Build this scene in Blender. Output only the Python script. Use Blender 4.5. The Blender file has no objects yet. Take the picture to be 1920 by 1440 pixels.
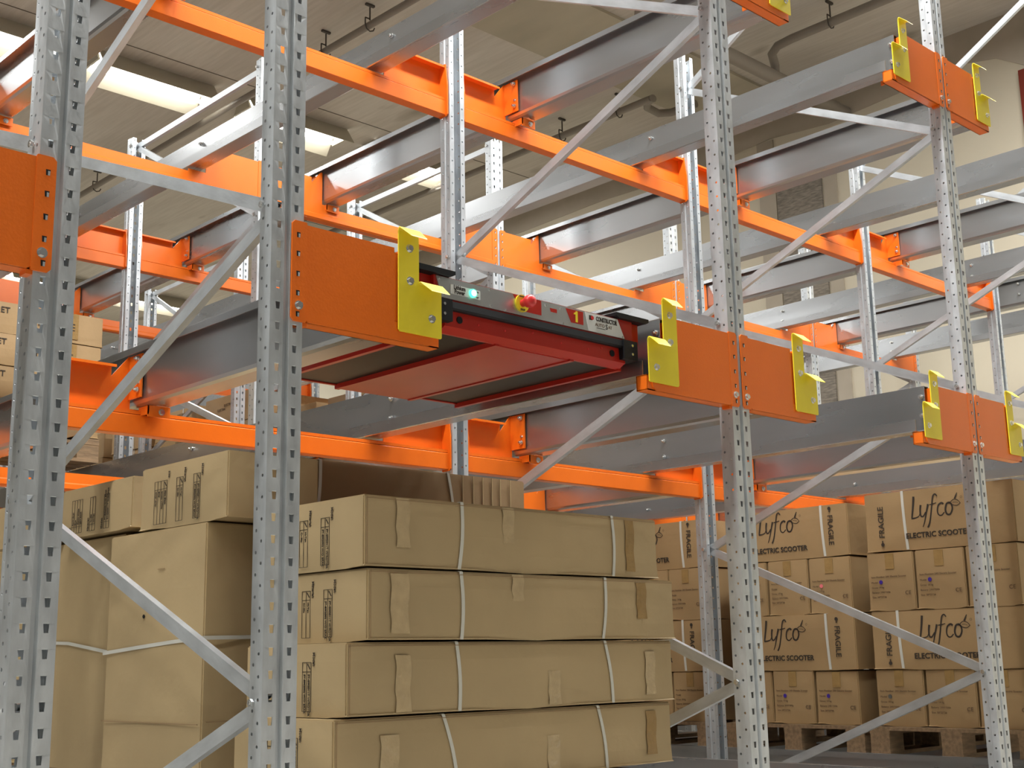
import bpy, bmesh, math, random
from mathutils import Vector, Matrix
random.seed(7)
S = bpy.context.scene
COL = S.collection
# ---------------------------------------------------------------- camera
YAW, PITCH, ROLL, FPX = 0.7641, 0.2094, -0.0192, 2428.55
cy, sy, cp, sp = math.cos(YAW), math.sin(YAW), math.cos(PITCH), math.sin(PITCH)
fwd = Vector((sy*cp, cy*cp, sp)); rt = Vector((cy, -sy, 0)); up = rt.cross(fwd)
c_, s_ = math.cos(ROLL), math.sin(ROLL)
R_ = c_*rt + s_*up; U_ = -s_*rt + c_*up
cam_data = bpy.data.cameras.new('camera'); cam = bpy.data.objects.new('camera', cam_data); COL.objects.link(cam)
cam_data.sensor_fit = 'HORIZONTAL'; cam_data.sensor_width = 36.0; cam_data.lens = FPX/1920*36.0
cam_data.clip_start = 0.05; cam_data.clip_end = 200
cam.matrix_world = Matrix(((R_.x, U_.x, -fwd.x, -1.6602), (R_.y, U_.y, -fwd.y, -2.5042), (R_.z, U_.z, -fwd.z, -1.5864), (0, 0, 0, 1)))
S.camera = cam
# ---------------------------------------------------------------- world, lamps, exposure
S.view_settings.view_transform = 'Standard'; S.view_settings.look = 'None'
S.view_settings.gamma = 1.0; S.view_settings.exposure = -0.22; S.view_settings.use_curve_mapping = False
W = bpy.data.worlds.new('hall_light'); S.world = W; W.use_nodes = True
bg = W.node_tree.nodes['Background']; bg.inputs[0].default_value = (1.0, 0.97, 0.92, 1); bg.inputs[1].default_value = 0.05
FLOOR_Z, CEIL_Z = -2.36, 4.0
def area(name, loc, sx, sy_, power, color=(1, 0.995, 0.98), rot=(0, 0, 0)):
    d = bpy.data.lights.new(name, 'AREA'); d.shape = 'RECTANGLE'; d.size = sx; d.size_y = sy_; d.energy = power; d.color = color
    o = bpy.data.objects.new(name, d); o.location = loc; o.rotation_euler = rot; COL.objects.link(o); return o
LAMP_ROWS = [(-0.2, [-6.0, -4.35, -2.7, -1.05, 0.6, 2.25, 3.9, 5.55, 7.2], [150, 150, 115, 140, 200, 215, 220, 160, 125]), (8.2, [-1.05, 0.6, 2.2, 3.88, 5.5, 7.1], [68]*5+[45]), (15.2, [1.3, 2.9, 4.5, 6.0, 7.6], [110]*4+[70])]
for ly, lxs, pw in LAMP_ROWS:
    for lx, p_ in zip(lxs, pw):
        area('tube_light', (lx, ly, 3.78), 1.15, 0.34, p_)
for lx in (-5.5, -1.5, 2.5, 6.5):
    area('aisle_fill', (lx, -5.2, 3.8), 1.2, 0.4, 14)  # fill lights without fixtures, added to brighten the faces toward the aisle

# ---------------------------------------------------------------- materials
def mat(name, col, rough=0.5, metal=0.0, var=0.0, vscale=8.0, bump=0.0, bscale=60.0, spec=0.5, stretch=None, emit=None, col2=None):
    m = bpy.data.materials.new(name); m.use_nodes = True; nt = m.node_tree; b = nt.nodes['Principled BSDF']
    b.inputs['Base Color'].default_value = (*col, 1); b.inputs['Roughness'].default_value = rough; b.inputs['Metallic'].default_value = metal
    b.inputs['Specular IOR Level'].default_value = spec
    if emit:
        b.inputs['Emission Color'].default_value = (*emit[:3], 1); b.inputs['Emission Strength'].default_value = emit[3]
    tc = nt.nodes.new('ShaderNodeTexCoord'); mp = nt.nodes.new('ShaderNodeMapping'); nt.links.new(tc.outputs['Object'], mp.inputs[0])
    if stretch: mp.inputs['Scale'].default_value = stretch
    if var > 0 or col2:
        n = nt.nodes.new('ShaderNodeTexNoise'); n.inputs['Scale'].default_value = vscale; n.inputs['Detail'].default_value = 4
        nt.links.new(mp.outputs[0], n.inputs['Vector'])
        r = nt.nodes.new('ShaderNodeValToRGB'); r.color_ramp.elements[0].position = 0.32; r.color_ramp.elements[1].position = 0.68
        c2 = col2 or tuple(min(1, c*(1+var)) for c in col); c1 = tuple(c*(1-var) for c in col)
        r.color_ramp.elements[0].color = (*c1, 1); r.color_ramp.elements[1].color = (*c2, 1)
        nt.links.new(n.outputs['Fac'], r.inputs[0]); nt.links.new(r.outputs[0], b.inputs['Base Color'])
        if metal > 0.5:
            mr = nt.nodes.new('ShaderNodeMapRange'); mr.inputs[3].default_value = rough*0.75; mr.inputs[4].default_value = rough*1.25
            nt.links.new(n.outputs['Fac'], mr.inputs[0]); nt.links.new(mr.outputs[0], b.inputs['Roughness'])
    if bump > 0:
        n2 = nt.nodes.new('ShaderNodeTexNoise'); n2.inputs['Scale'].default_value = bscale; n2.inputs['Detail'].default_value = 3
        nt.links.new(mp.outputs[0], n2.inputs['Vector'])
        bp_ = nt.nodes.new('ShaderNodeBump'); bp_.inputs['Strength'].default_value = bump; bp_.inputs['Distance'].default_value = 0.01
        nt.links.new(n2.outputs['Fac'], bp_.inputs['Height']); nt.links.new(bp_.outputs[0], b.inputs['Normal'])
    return m
M = {}
M['galv'] = mat('galvanised steel', (0.60, 0.64, 0.67), 0.38, 0.62, 0.13, 24, 0.05, 90, stretch=(1, 1, 0.35))
M['rail'] = mat('rolled galvanised rail', (0.48, 0.50, 0.52), 0.28, 0.90, 0.06, 7, 0.0, 30, stretch=(1, 0.2, 1))
M['bolt'] = mat('zinc bolt', (0.75, 0.76, 0.75), 0.25, 0.95)
M['orange'] = mat('orange powder coat', (0.80, 0.158, 0.010), 0.30, 0, 0.04, 5, 0.03, 150)
M['yellow'] = mat('yellow powder coat', (0.80, 0.66, 0.03), 0.35, 0, 0.05, 6)
M['red'] = mat('red paint', (0.42, 0.018, 0.010), 0.28, 0, 0.06, 6)
M['redknob'] = mat('red plastic', (0.62, 0.03, 0.03), 0.35)
M['black'] = mat('black rubber and hole shade', (0.008, 0.009, 0.011), 0.5, spec=0.25)  # rubber parts; also paints the shade in connector slots and the hand hole
M['blackpanel'] = mat('black steel panel', (0.010, 0.010, 0.008), 0.45, 0, 0.3, 12)
M['panel'] = mat('brushed aluminium', (0.62, 0.65, 0.67), 0.34, 0.9, 0.05, 5)
M['white'] = mat('white label', (0.72, 0.74, 0.72), 0.5)
M['green'] = mat('green lamp', (0.05, 0.7, 0.45), 0.3, emit=(0.1, 1.0, 0.6, 1.6))
M['lampcore'] = mat('lit lamp lens', (0.9, 1, 0.95), 0.3, emit=(0.8, 1.0, 0.9, 1.6))
M['tube'] = mat('fluorescent tube', (1, 1, 1), 0.4, emit=(1.0, 0.97, 0.90, 14))
M['hood'] = mat('lamp hood enamel', (0.50, 0.47, 0.38), 0.45)
M['reflector'] = mat('self-glowing lamp reflector', (0.9, 0.9, 0.88), 0.3, emit=(1.0, 0.98, 0.93, 6))  # emission stands in for tube light bouncing off the reflector
M['ink'] = mat('black print', (0.035, 0.026, 0.018), 0.7)
M['inkblue'] = mat('violet dot', (0.05, 0.02, 0.30), 0.5)
M['inkpink'] = mat('pink dot', (0.85, 0.20, 0.22), 0.5)
M['inkgrey'] = mat('grey dot', (0.10, 0.10, 0.09), 0.5)
M['inkfaint'] = mat('brown print', (0.14, 0.085, 0.045), 0.7)
M['strap'] = mat('white strapping band', (0.62, 0.62, 0.56), 0.4)
M['card'] = mat('plain cardboard', (0.44, 0.33, 0.175), 0.62, 0, 0.06, 3, 0.10, 26)
M['card2'] = mat('brown cardboard', (0.37, 0.245, 0.115), 0.62, 0, 0.07, 4, 0.10, 30)
M['cardlong'] = mat('dull cardboard', (0.30, 0.20, 0.10), 0.7, 0, 0.08, 3, 0.12, 20)
M['tape'] = mat('clear packing tape', (0.50, 0.385, 0.22), 0.10, 0, 0.07, 30, 0.35, 50)
M['tapebrown'] = mat('brown packing tape', (0.33, 0.21, 0.08), 0.22, 0, 0.1, 20, 0.3, 40)
M['wood'] = mat('pallet wood', (0.23, 0.15, 0.08), 0.75, 0, 0.25, 10, 0.2, 40, stretch=(1, 6, 6))
M['pipe'] = mat('grey plastic pipe', (0.27, 0.24, 0.20), 0.5)
M['pipedark'] = mat('dark iron', (0.07, 0.06, 0.05), 0.6)
M['floor'] = mat('concrete floor', (0.36, 0.34, 0.30), 0.6, 0, 0.15, 2)
def wall_mat(name, a, b, sc, stretch, rough=0.85):
    m = mat(name, a, rough, 0, 0.001, sc, 0.12, 6, stretch=stretch, col2=b); return m
M['wall'] = wall_mat('painted wall', (0.62, 0.56, 0.43), (0.66, 0.60, 0.47), 0.6, (1, 1, 1))
M['walldim'] = wall_mat('wall greyed against reflections', (0.30, 0.30, 0.29), (0.34, 0.34, 0.33), 0.6, (1, 1, 1))  # unseen left wall, greyed to tone down reflections in the rails
M['walldark'] = wall_mat('wall darkened against bounce', (0.13, 0.13, 0.13), (0.16, 0.16, 0.16), 0.6, (1, 1, 1))  # unseen wall behind the camera, darkened to cut bounce on front faces
M['plaster'] = wall_mat('bare plaster', (0.40, 0.35, 0.27), (0.48, 0.42, 0.34), 2.0, (1, 1, 1))
M['brick'] = mat('grey brick', (0.24, 0.21, 0.17), 0.9, 0, 0.3, 14, 0.5, 12, stretch=(1, 1, 5))
M['reddoor'] = mat('dark red board', (0.20, 0.025, 0.012), 0.5)
def ceiling_mat():
    m = bpy.data.materials.new('board marked concrete'); m.use_nodes = True; nt = m.node_tree; b = nt.nodes['Principled BSDF']
    b.inputs['Roughness'].default_value = 0.9
    tc = nt.nodes.new('ShaderNodeTexCoord')
    def noise(scale, st, det=5):
        mp = nt.nodes.new('ShaderNodeMapping'); mp.inputs['Scale'].default_value = st; nt.links.new(tc.outputs['Object'], mp.inputs[0])
        n = nt.nodes.new('ShaderNodeTexNoise'); n.inputs['Scale'].default_value = scale; n.inputs['Detail'].default_value = det
        nt.links.new(mp.outputs[0], n.inputs['Vector']); return n
    n1 = noise(0.9, (1.6, 0.35, 1)); n2 = noise(7, (4, 0.25, 1), 3); n3 = noise(1.6, (1.2, 0.6, 1), 2)
    r = nt.nodes.new('ShaderNodeValToRGB'); r.color_ramp.elements[0].position = 0.3; r.color_ramp.elements[1].position = 0.7
    r.color_ramp.elements[0].color = (0.56, 0.52, 0.455, 1); r.color_ramp.elements[1].color = (0.70, 0.665, 0.60, 1)
    nt.links.new(n1.outputs['Fac'], r.inputs[0])
    mix = nt.nodes.new('ShaderNodeMixRGB'); mix.blend_type = 'MULTIPLY'; mix.inputs[0].default_value = 0.55
    r2 = nt.nodes.new('ShaderNodeValToRGB'); r2.color_ramp.elements[0].position = 0.35; r2.color_ramp.elements[1].position = 0.65
    r2.color_ramp.elements[0].color = (0.80, 0.79, 0.77, 1); r2.color_ramp.elements[1].color = (1, 1, 1, 1)
    nt.links.new(n2.outputs['Fac'], r2.inputs[0]); nt.links.new(r.outputs[0], mix.inputs[1]); nt.links.new(r2.outputs[0], mix.inputs[2])
    mix2 = nt.nodes.new('ShaderNodeMixRGB'); mix2.blend_type = 'MULTIPLY'; mix2.inputs[0].default_value = 0.8
    r3 = nt.nodes.new('ShaderNodeValToRGB'); r3.color_ramp.elements[0].position = 0.26; r3.color_ramp.elements[1].position = 0.34
    r3.color_ramp.elements[0].color = (0.55, 0.52, 0.47, 1); r3.color_ramp.elements[1].color = (1, 1, 1, 1)
    nt.links.new(n3.outputs['Fac'], r3.inputs[0]); nt.links.new(mix.outputs[0], mix2.inputs[1]); nt.links.new(r3.outputs[0], mix2.inputs[2])
    nt.links.new(mix2.outputs[0], b.inputs['Base Color']); return m
M['ceiling'] = ceiling_mat()
M['slab'] = mat('lower ceiling slab', (0.47, 0.43, 0.33), 0.9, 0, 0.12, 2, 0.1, 5, stretch=(1, 0.4, 1))
M['joint'] = mat('dark joint', (0.10, 0.085, 0.065), 0.9)

# ---------------------------------------------------------------- mesh helpers
class MB:
    def __init__(s): s.v = []; s.f = []; s.m = []; s.sm = []
    def add(s, vs, fs, mi=0, smooth=False):
        k = len(s.v); s.v += [tuple(v) for v in vs]; s.f += [tuple(k+i for i in f) for f in fs]; s.m += [mi]*len(fs); s.sm += [smooth]*len(fs); return s
    def box(s, x0, x1, y0, y1, z0, z1, mi=0):
        x0, x1 = min(x0, x1), max(x0, x1); y0, y1 = min(y0, y1), max(y0, y1); z0, z1 = min(z0, z1), max(z0, z1)
        return s.add([(x0,y0,z0),(x1,y0,z0),(x1,y1,z0),(x0,y1,z0),(x0,y0,z1),(x1,y0,z1),(x1,y1,z1),(x0,y1,z1)],
                     [(0,3,2,1),(4,5,6,7),(0,1,5,4),(1,2,6,5),(2,3,7,6),(3,0,4,7)], mi)
    def prism(s, pts, axis, a, b, mi=0):
        """2D polygon extruded along axis: 'x' -> pts (y,z), 'y' -> pts (x,z), 'z' -> pts (x,y)"""
        def P(p, t): return (t, p[0], p[1]) if axis == 'x' else ((p[0], t, p[1]) if axis == 'y' else (p[0], p[1], t))
        n = len(pts); vs = [P(p, a) for p in pts] + [P(p, b) for p in pts]
        fs = [tuple(range(n)), tuple(range(2*n-1, n-1, -1))] + [(i, (i+1) % n, n+(i+1) % n, n+i) for i in range(n)]
        return s.add(vs, fs, mi)
    def cyl(s, c, r, h, axis='y', n=12, mi=0, r2=None, smooth=False):
        r2 = r if r2 is None else r2; ax = Vector({'x': (1,0,0), 'y': (0,1,0), 'z': (0,0,1)}[axis] if isinstance(axis, str) else axis).normalized()
        a = ax.orthogonal().normalized(); b = ax.cross(a); c = Vector(c)
        vs = []
        for k, rr in ((-h/2, r), (h/2, r2)):
            vs += [c + ax*k + (a*math.cos(2*math.pi*i/n) + b*math.sin(2*math.pi*i/n))*rr for i in range(n)]
        s.add(vs, [(i, (i+1) % n, n+(i+1) % n, n+i) for i in range(n)], mi, smooth)
        return s.add(vs, [tuple(range(n-1, -1, -1)), tuple(range(n, 2*n))], mi)
    def hexbolt(s, c, r=0.0095, h=0.007, axis='y', mi=0):
        s.cyl(c, r*1.35, 0.002, axis, 16, mi); ax = Vector({'x': (1,0,0), 'y': (0,1,0)}[axis])
        return s.cyl(Vector(c)-ax*h*0.55, r, h, axis, 6, mi)
    def tube(s, pts, r, n=10, mi=0):
        pts = [Vector(p) for p in pts]; rings = []
        for i, p in enumerate(pts):
            d = (pts[min(i+1, len(pts)-1)] - pts[max(i-1, 0)]).normalized()
            a = d.cross(Vector((0, 0.13, 1))).normalized() if abs(d.z) < 0.95 else d.cross(Vector((1, 0, 0))).normalized()
            b = d.cross(a); rings.append([p + (a*math.cos(2*math.pi*k/n)+b*math.sin(2*math.pi*k/n))*r for k in range(n)])
        vs = [v for rg in rings for v in rg]; fs = []
        for i in range(len(pts)-1):
            fs += [(i*n+k, i*n+(k+1) % n, (i+1)*n+(k+1) % n, (i+1)*n+k) for k in range(n)]
        s.add(vs, fs, mi, True)
        return s.add(vs, [tuple(range(n-1, -1, -1)), tuple(range(len(vs)-n, len(vs)))], mi)
    def mesh(s, name, mats, origin=(0, 0, 0)):
        me = bpy.data.meshes.new(name); o = Vector(origin)
        me.from_pydata([tuple(Vector(v)-o) for v in s.v], [], s.f); me.validate()
        if not isinstance(mats, (list, tuple)): mats = [mats]
        for m_ in mats: me.materials.append(m_)
        if len(me.polygons) == len(s.m):
            me.polygons.foreach_set('material_index', s.m); me.polygons.foreach_set('use_smooth', s.sm)
        bm = bmesh.new(); bm.from_mesh(me); bmesh.ops.recalc_face_normals(bm, faces=bm.faces); bm.to_mesh(me); bm.free()
        return me
    def build(s, name, mats, parent=None, origin=None):
        if origin is None: origin = ORG.get(parent.name, (0, 0, 0)) if parent else (0, 0, 0)
        return link(name, s.mesh(name, mats, origin), parent, None if parent else origin)
ORG = {}
def link(name, me, parent=None, loc=None, rot=None):
    o = bpy.data.objects.new(name, me); COL.objects.link(o)
    if parent: o.parent = parent
    if loc is not None: o.location = loc
    if rot is not None: o.rotation_euler = rot
    if not parent and loc is not None: ORG[o.name] = tuple(loc)
    elif parent: ORG[o.name] = ORG.get(parent.name, (0, 0, 0))
    return o
def thing(name, label, cat, loc, group=None):
    o = bpy.data.objects.new(name, None); COL.objects.link(o); o.location = loc; o.empty_display_size = 0.1
    ORG[o.name] = tuple(loc); tag(o, label, cat, group); return o
def tag(o, label, cat, group=None):
    o['label'] = label; o['category'] = cat
    if group: o['group'] = group
    return o
def struct(name, mb, m, origin=(0, 0, 0)):
    o = mb.build(name, m, None, origin); o['kind'] = 'structure'; return o
def baked(me, mods):
    """returns a copy of the mesh with the modifiers applied"""
    o = bpy.data.objects.new('tmp', me); COL.objects.link(o)
    for t, kw in mods:
        md = o.modifiers.new('m', t)
        for k, v in kw.items(): setattr(md, k, v)
    dg = bpy.context.evaluated_depsgraph_get(); dg.update()
    r = bpy.data.meshes.new_from_object(o.evaluated_get(dg)); bpy.data.objects.remove(o); return r
_txt = {}
def text_mesh(body, size, m, bold=0.0, shear=0.0, spacing=1.0, align='CENTER'):
    key = (body, size, m.name, bold, shear, spacing, align)
    if key not in _txt:
        cu = bpy.data.curves.new('txt', 'FONT'); cu.body = body; cu.size = size; cu.align_x = align; cu.align_y = 'CENTER'
        cu.offset = bold; cu.shear = shear; cu.space_character = spacing; cu.extrude = 0.0004; cu.resolution_u = 3
        o = bpy.data.objects.new('tmp', cu); COL.objects.link(o)
        dg = bpy.context.evaluated_depsgraph_get(); dg.update()
        me = bpy.data.meshes.new_from_object(o.evaluated_get(dg)); bpy.data.objects.remove(o)
        me.materials.clear(); me.materials.append(m); _txt[key] = me
    return _txt[key]
def frame_mat(right, upv, pos):
    r = Vector(right).normalized(); u = Vector(upv).normalized(); n = r.cross(u)
    return Matrix(((r.x, u.x, n.x, pos[0]), (r.y, u.y, n.y, pos[1]), (r.z, u.z, n.z, pos[2]), (0, 0, 0, 1)))
def put(name, me, parent, right, upv, pos, sx=1.0, sz=1.0):
    """pos is in world coordinates, the parent is axis aligned"""
    o = bpy.data.objects.new(name, me); COL.objects.link(o); o.parent = parent
    p = Vector(pos) - Vector(ORG[parent.name]); o.matrix_basis = frame_mat(right, upv, p) @ Matrix.Diagonal((sx, sz, 1, 1)); return o

# ---------------------------------------------------------------- hall
cb = MB(); cb.box(-9, 9.2, -8, 24, CEIL_Z, CEIL_Z+0.2); struct('ceiling', cb, M['ceiling'])
f = MB(); f.box(-9, 9.2, -8, 24, FLOOR_Z-0.2, FLOOR_Z); struct('floor', f, M['floor'])
w = MB(); w.box(9.0, 9.2, -8, 24, FLOOR_Z, CEIL_Z); struct('wall_right', w, M['wall'])
w = MB(); w.box(-9, 9.2, 23.8, 24, FLOOR_Z, CEIL_Z); struct('wall_back', w, M['wall'])
w = MB(); w.box(-9.2, -9, -8, 24, FLOOR_Z, CEIL_Z); struct('wall_left', w, M['walldim'])
w = MB(); w.box(-9.2, 9.2, -8.2, -8, FLOOR_Z, CEIL_Z); struct('wall_front', w, M['walldark'])
# joints between the ceiling boards, plaster bands and brick patch on the wall
j = MB()
for yy in (4.85, 7.82, 10.8, 13.8): j.box(-9, 9, yy-0.006, yy+0.006, CEIL_Z-0.002, CEIL_Z)
struct('trim_1', j, M['joint'])
sl = MB(); sl.box(5.35, 9.0, 4.46, 5.42, CEIL_Z-0.03, CEIL_Z); struct('trim_2', sl, M['slab'])
pb = MB()
yz = [(-8, 3.42), (1.3, 3.45), (1.9, 3.40), (2.25, 3.62), (2.7, 3.70), (3.2, 3.62), (4.0, 3.56), (4.7, 3.62), (5.6, 3.55), (7, 3.6), (9, 3.55), (24, 3.6), (24, CEIL_Z), (-8, CEIL_Z)]
pb.prism(yz, 'x', 8.994, 9.0); struct('trim_3', pb, M['plaster'])
pv = MB(); pv.box(8.985, 9.0, 4.66, 4.86, FLOOR_Z, 3.6); pv.box(8.985, 9.0, 3.95, 4.10, FLOOR_Z, 3.4); struct('trim_4', pv, M['plaster'])
bk = MB(); bk.box(8.975, 9.0, 4.12, 4.64, 0.2, 3.3); struct('trim_5', bk, M['brick'])
rd = MB(); rd.box(8.97, 9.0, 1.15, 2.05, 2.2, 3.42); o = rd.build('wall_board', M['reddoor'], None, (9.0, 1.6, 2.2)); tag(o, 'dark red board fixed high on the right wall', 'board')

def fixture(lx, ly, label):
    t = thing('ceiling_lamp', label, 'lamp', (lx, ly, 3.795), 'fluorescent ceiling lamps')
    h = MB(); L = 0.6
    pr = [(ly-0.26, 3.815), (ly-0.23, 3.825), (ly-0.12, 3.985), (ly+0.12, 3.985), (ly+0.23, 3.825), (ly+0.26, 3.815), (ly+0.13, 4.000), (ly-0.13, 4.000)]
    h.prism([(ly-0.26, 3.805), (ly-0.13, 4.000), (ly-0.12, 3.985), (ly-0.245, 3.805)], 'x', lx-L, lx+L)
    h.prism([(ly+0.26, 3.805), (ly+0.13, 4.000), (ly+0.12, 3.985), (ly+0.245, 3.805)], 'x', lx-L, lx+L)
    h.box(lx-L, lx+L, ly-0.13, ly+0.13, 3.985, 4.005)
    for sx in (-1, 1): h.prism([(ly-0.15, 3.895), (ly-0.10, 4.000), (ly+0.10, 4.000), (ly+0.15, 3.895)], 'x', lx+sx*L, lx+sx*(L+0.02))
    h.build('hood', M['hood'], t)
    r = MB(); r.box(lx-L, lx+L, ly-0.12, ly+0.12, 3.980, 3.984); r.build('reflector', M['reflector'], t)
    for dy in (-0.09, 0.09):
        u = MB(); u.cyl((lx, ly+dy, 3.905), 0.02, 1.16, 'x', 12, 0, None, True); u.build('tube', M['tube'], t)
    k = MB()
    for dx in (-0.45, 0.45): k.cyl((lx+dx, ly, 4.0), 0.006, 0.02, 'z', 8)
    k.build('hanger', M['pipedark'], t)
names_row = {-0.2: 'above the front of the rack', 8.2: 'over the middle of the hall', 15.2: 'at the far end of the hall'}
ordw = ['first', 'second', 'third', 'fourth', 'fifth', 'sixth', 'seventh', 'eighth', 'ninth', 'tenth', 'eleventh', 'twelfth']
for ly, lxs, pw in LAMP_ROWS:
    for i, lx in enumerate(lxs):
        if ly == 8.2 and lx == 3.88: lab = 'bright hooded fluorescent lamp, the whole one at upper left of the photo'
        elif ly == 8.2 and lx == 2.2: lab = 'bright hooded fluorescent lamp cut by the upper left edge of the photo'
        else: lab = 'hooded fluorescent lamp %s, %s from the left' % (names_row[ly], ordw[i])
        fixture(lx, ly, lab)
# pipes under the ceiling
def pipe(label, pts, r, m='pipe', name='ceiling_pipe'):
    b = MB(); b.tube(pts, r, 12); o = b.build(name, M[m], None, pts[0]); return tag(o, label, 'pipe')
pipe('thin grey pipe under the ceiling running over the left rack bays', [(4.65, 22, 3.8), (4.62, 8, 3.8), (4.63, 4.9, 3.8), (4.63, 4.75, 3.83), (4.63, 4.7, 3.9), (4.63, 4.7, 3.99)], 0.032)
pipe('grey pipe with a double bend beside the lower ceiling slab', [(7.63, 4.0, 3.80), (7.63, 5.1, 3.8), (7.66, 5.2, 3.8), (7.75, 5.28, 3.8), (7.95, 5.30, 3.8), (8.02, 5.32, 3.8), (8.03, 5.45, 3.8), (8.03, 5.6, 3.8)][1:4] + [(7.95, 5.30, 3.80), (8.03, 5.2, 3.8), (8.05, 4.9, 3.8)], 0.04)
pipe('grey pipe running back from the double bend over the rack', [(7.63, 12, 3.8), (7.62, 8, 3.8), (7.62, 5.12, 3.8)], 0.035)
pipe('grey pipe with an elbow along the ceiling near the right wall', [(7.6, -2, 3.8), (7.6, 3.45, 3.8), (7.62, 3.62, 3.8), (7.7, 3.74, 3.79), (7.8, 3.78, 3.72), (7.8, 3.78, 3.62)], 0.04)
pipe('thick grey drain pipe crossing the ceiling toward the right wall', [(5.9, 3.78, 3.6), (7.5, 3.78, 3.6), (8.98, 3.79, 3.6)], 0.065)
def hanger(x, y, lab, red=False):
    t = thing('pipe_hanger', lab, 'hanger', (x, y, 3.98), 'pipe hangers under the ceiling')
    b = MB(); b.box(x-0.045, x+0.045, y-0.012, y+0.012, 3.98, 3.999); b.build('bracket', M['pipedark'], t)
    b = MB(); b.cyl((x, y, 3.91), 0.007, 0.12, 'z', 8)
    b.tube([(x-0.05, y, 3.86), (x-0.05, y, 3.80), (x-0.035, y, 3.76), (x, y, 3.745), (x+0.035, y, 3.76), (x+0.05, y, 3.79)], 0.006, 6)
    b.tube([(x, y, 3.86), (x-0.05, y, 3.86)], 0.006, 6); b.build('hook', M['pipedark'], t)
hanger(4.65, 10.9, 'small dark pipe hook under the ceiling left of the double upright')
hanger(4.63, 6.4, 'small dark pipe hook under the ceiling right of the second upright')
hanger(4.63, 5.75, 'dark pipe hook with a broad bracket at the top of the photo')
hanger(7.63, 6.35, 'small dark hook on the pipe left of the long diagonal brace')
hanger(7.63, 5.55, 'dark hook and bracket on the pipe behind the long diagonal brace')
hanger(7.6, 3.05, 'dark hook on the pipe above the right rack bays')

# ---------------------------------------------------------------- uprights
XC = [-0.564, 0.004, 1.779, 3.398, 5.054, 6.704, 8.254]
def strip(mb, p0, p1, tc, hole, z0, n, ph):
    """perforated sheet between plan points p0,p1; tc hole centre along; hole = list of (t,z)"""
    P0, P1 = Vector(p0), Vector(p1); L = (P1-P0).length; d = (P1-P0)/L
    def P(t, z): q = P0 + d*t; return (q.x, q.y, z)
    nh = len(hole); q = nh//4
    for i in range(n):
        zb = z0 + i*0.05; zt = zb+0.05
        vs = [P(0, zb), P(L, zb), P(L, zt), P(0, zt)] + [P(tc+h[0], zb+ph+h[1]) for h in hole]
        fs = []
        for sidx in range(4):
            a, b_ = sidx, (sidx+1) % 4
            hs = [4 + (sidx*q + k) % nh for k in range(q+1)]
            fs.append(tuple([a, b_] + hs[::-1]))
        mb.add(vs, fs)
SLOT = [(-0.0048, -0.0095), (0.0048, -0.0095), (0.0062, 0.0095), (-0.0062, 0.0095)]
RND = [(0.0042*math.cos(math.radians(225+45*k)), 0.0042*math.sin(math.radians(225+45*k))) for k in range(8)]
def plain(mb, p0, p1, z0, z1): mb.add([(p0[0], p0[1], z0), (p1[0], p1[1], z0), (p1[0], p1[1], z1), (p0[0], p0[1], z1)], [(0, 1, 2, 3)])
def upright_mesh(z0, n):
    mb = MB(); z1 = z0 + n*0.05
    for s in (-1, 1):
        strip(mb, (s*0.045, 0.0), (s*0.045, 0.027), 0.015, RND, z0, n, 0.036)
        plain(mb, (s*0.045, 0.027), (s*0.041, 0.030), z0, z1)
        strip(mb, (s*0.041, 0.030), (s*0.041, 0.055), 0.0125, RND, z0, n, 0.012)
        strip(mb, (s*0.041, 0.055), (s*0.018, 0.055), 0.012, RND, z0, n, 0.036)
        strip(mb, (s*0.045, 0.0), (s*0.0085, 0.0), 0.021, SLOT, z0, n, 0.0405)
        plain(mb, (s*0.0085, 0.0), (s*0.005, 0.009), z0, z1)
    plain(mb, (-0.005, 0.009), (0.005, 0.009), z0, z1)
    me = mb.mesh('upright', M['galv'])
    bm = bmesh.new(); bm.from_mesh(me); bmesh.ops.remove_doubles(bm, verts=bm.verts, dist=0.0002); bmesh.ops.recalc_face_normals(bm, faces=bm.faces); bm.to_mesh(me); bm.free()
    return baked(me, [('SOLIDIFY', {'thickness': 0.002, 'offset': 0})])
UP_T = upright_mesh(-2.35, 93)      # to z = 2.30
UP_S = upright_mesh(-2.35, 77)      # to z = 1.50
_br = {}
def brace(parent, x, y0, z0, y1, z1):
    a, b = Vector((0, y0, z0)), Vector((0, y1, z1)); L = (b-a).length
    key = round(L, 3)
    if key not in _br:
        m = MB(); h, w_, t = 0.017, 0.010, 0.002
        m.prism([(-w_, -h), (w_, -h), (w_, -h+0.006), (w_-t, -h+0.006), (w_-t, -h+t), (-w_+t, -h+t), (-w_+t, h-t), (w_-t, h-t), (w_-t, h-0.006), (w_, h-0.006), (w_, h), (-w_, h)], 'z', 0, L)
        _br[key] = m.mesh('brace', M['galv'])
    o = link('brace', _br[key], parent); o.location = Vector((x, y0, z0)) - Vector(ORG[parent.name])
    d = (b-a).normalized(); o.rotation_euler = (math.atan2(-d.y, d.z), 0, 0)
_bm = MB(); _bm.cyl((0, 0, 0), 0.0045, 0.108, 'x', 8)
for s in (-1, 1): _bm.cyl((s*0.049, 0, 0), 0.009, 0.007, 'x', 6)
BRBOLT = _bm.mesh('bolt', M['bolt'])
FRAMEPOS = ['far left front', 'second from the left in the front row', 'third from the left in the front row', 'fourth from the left in the front row']
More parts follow.
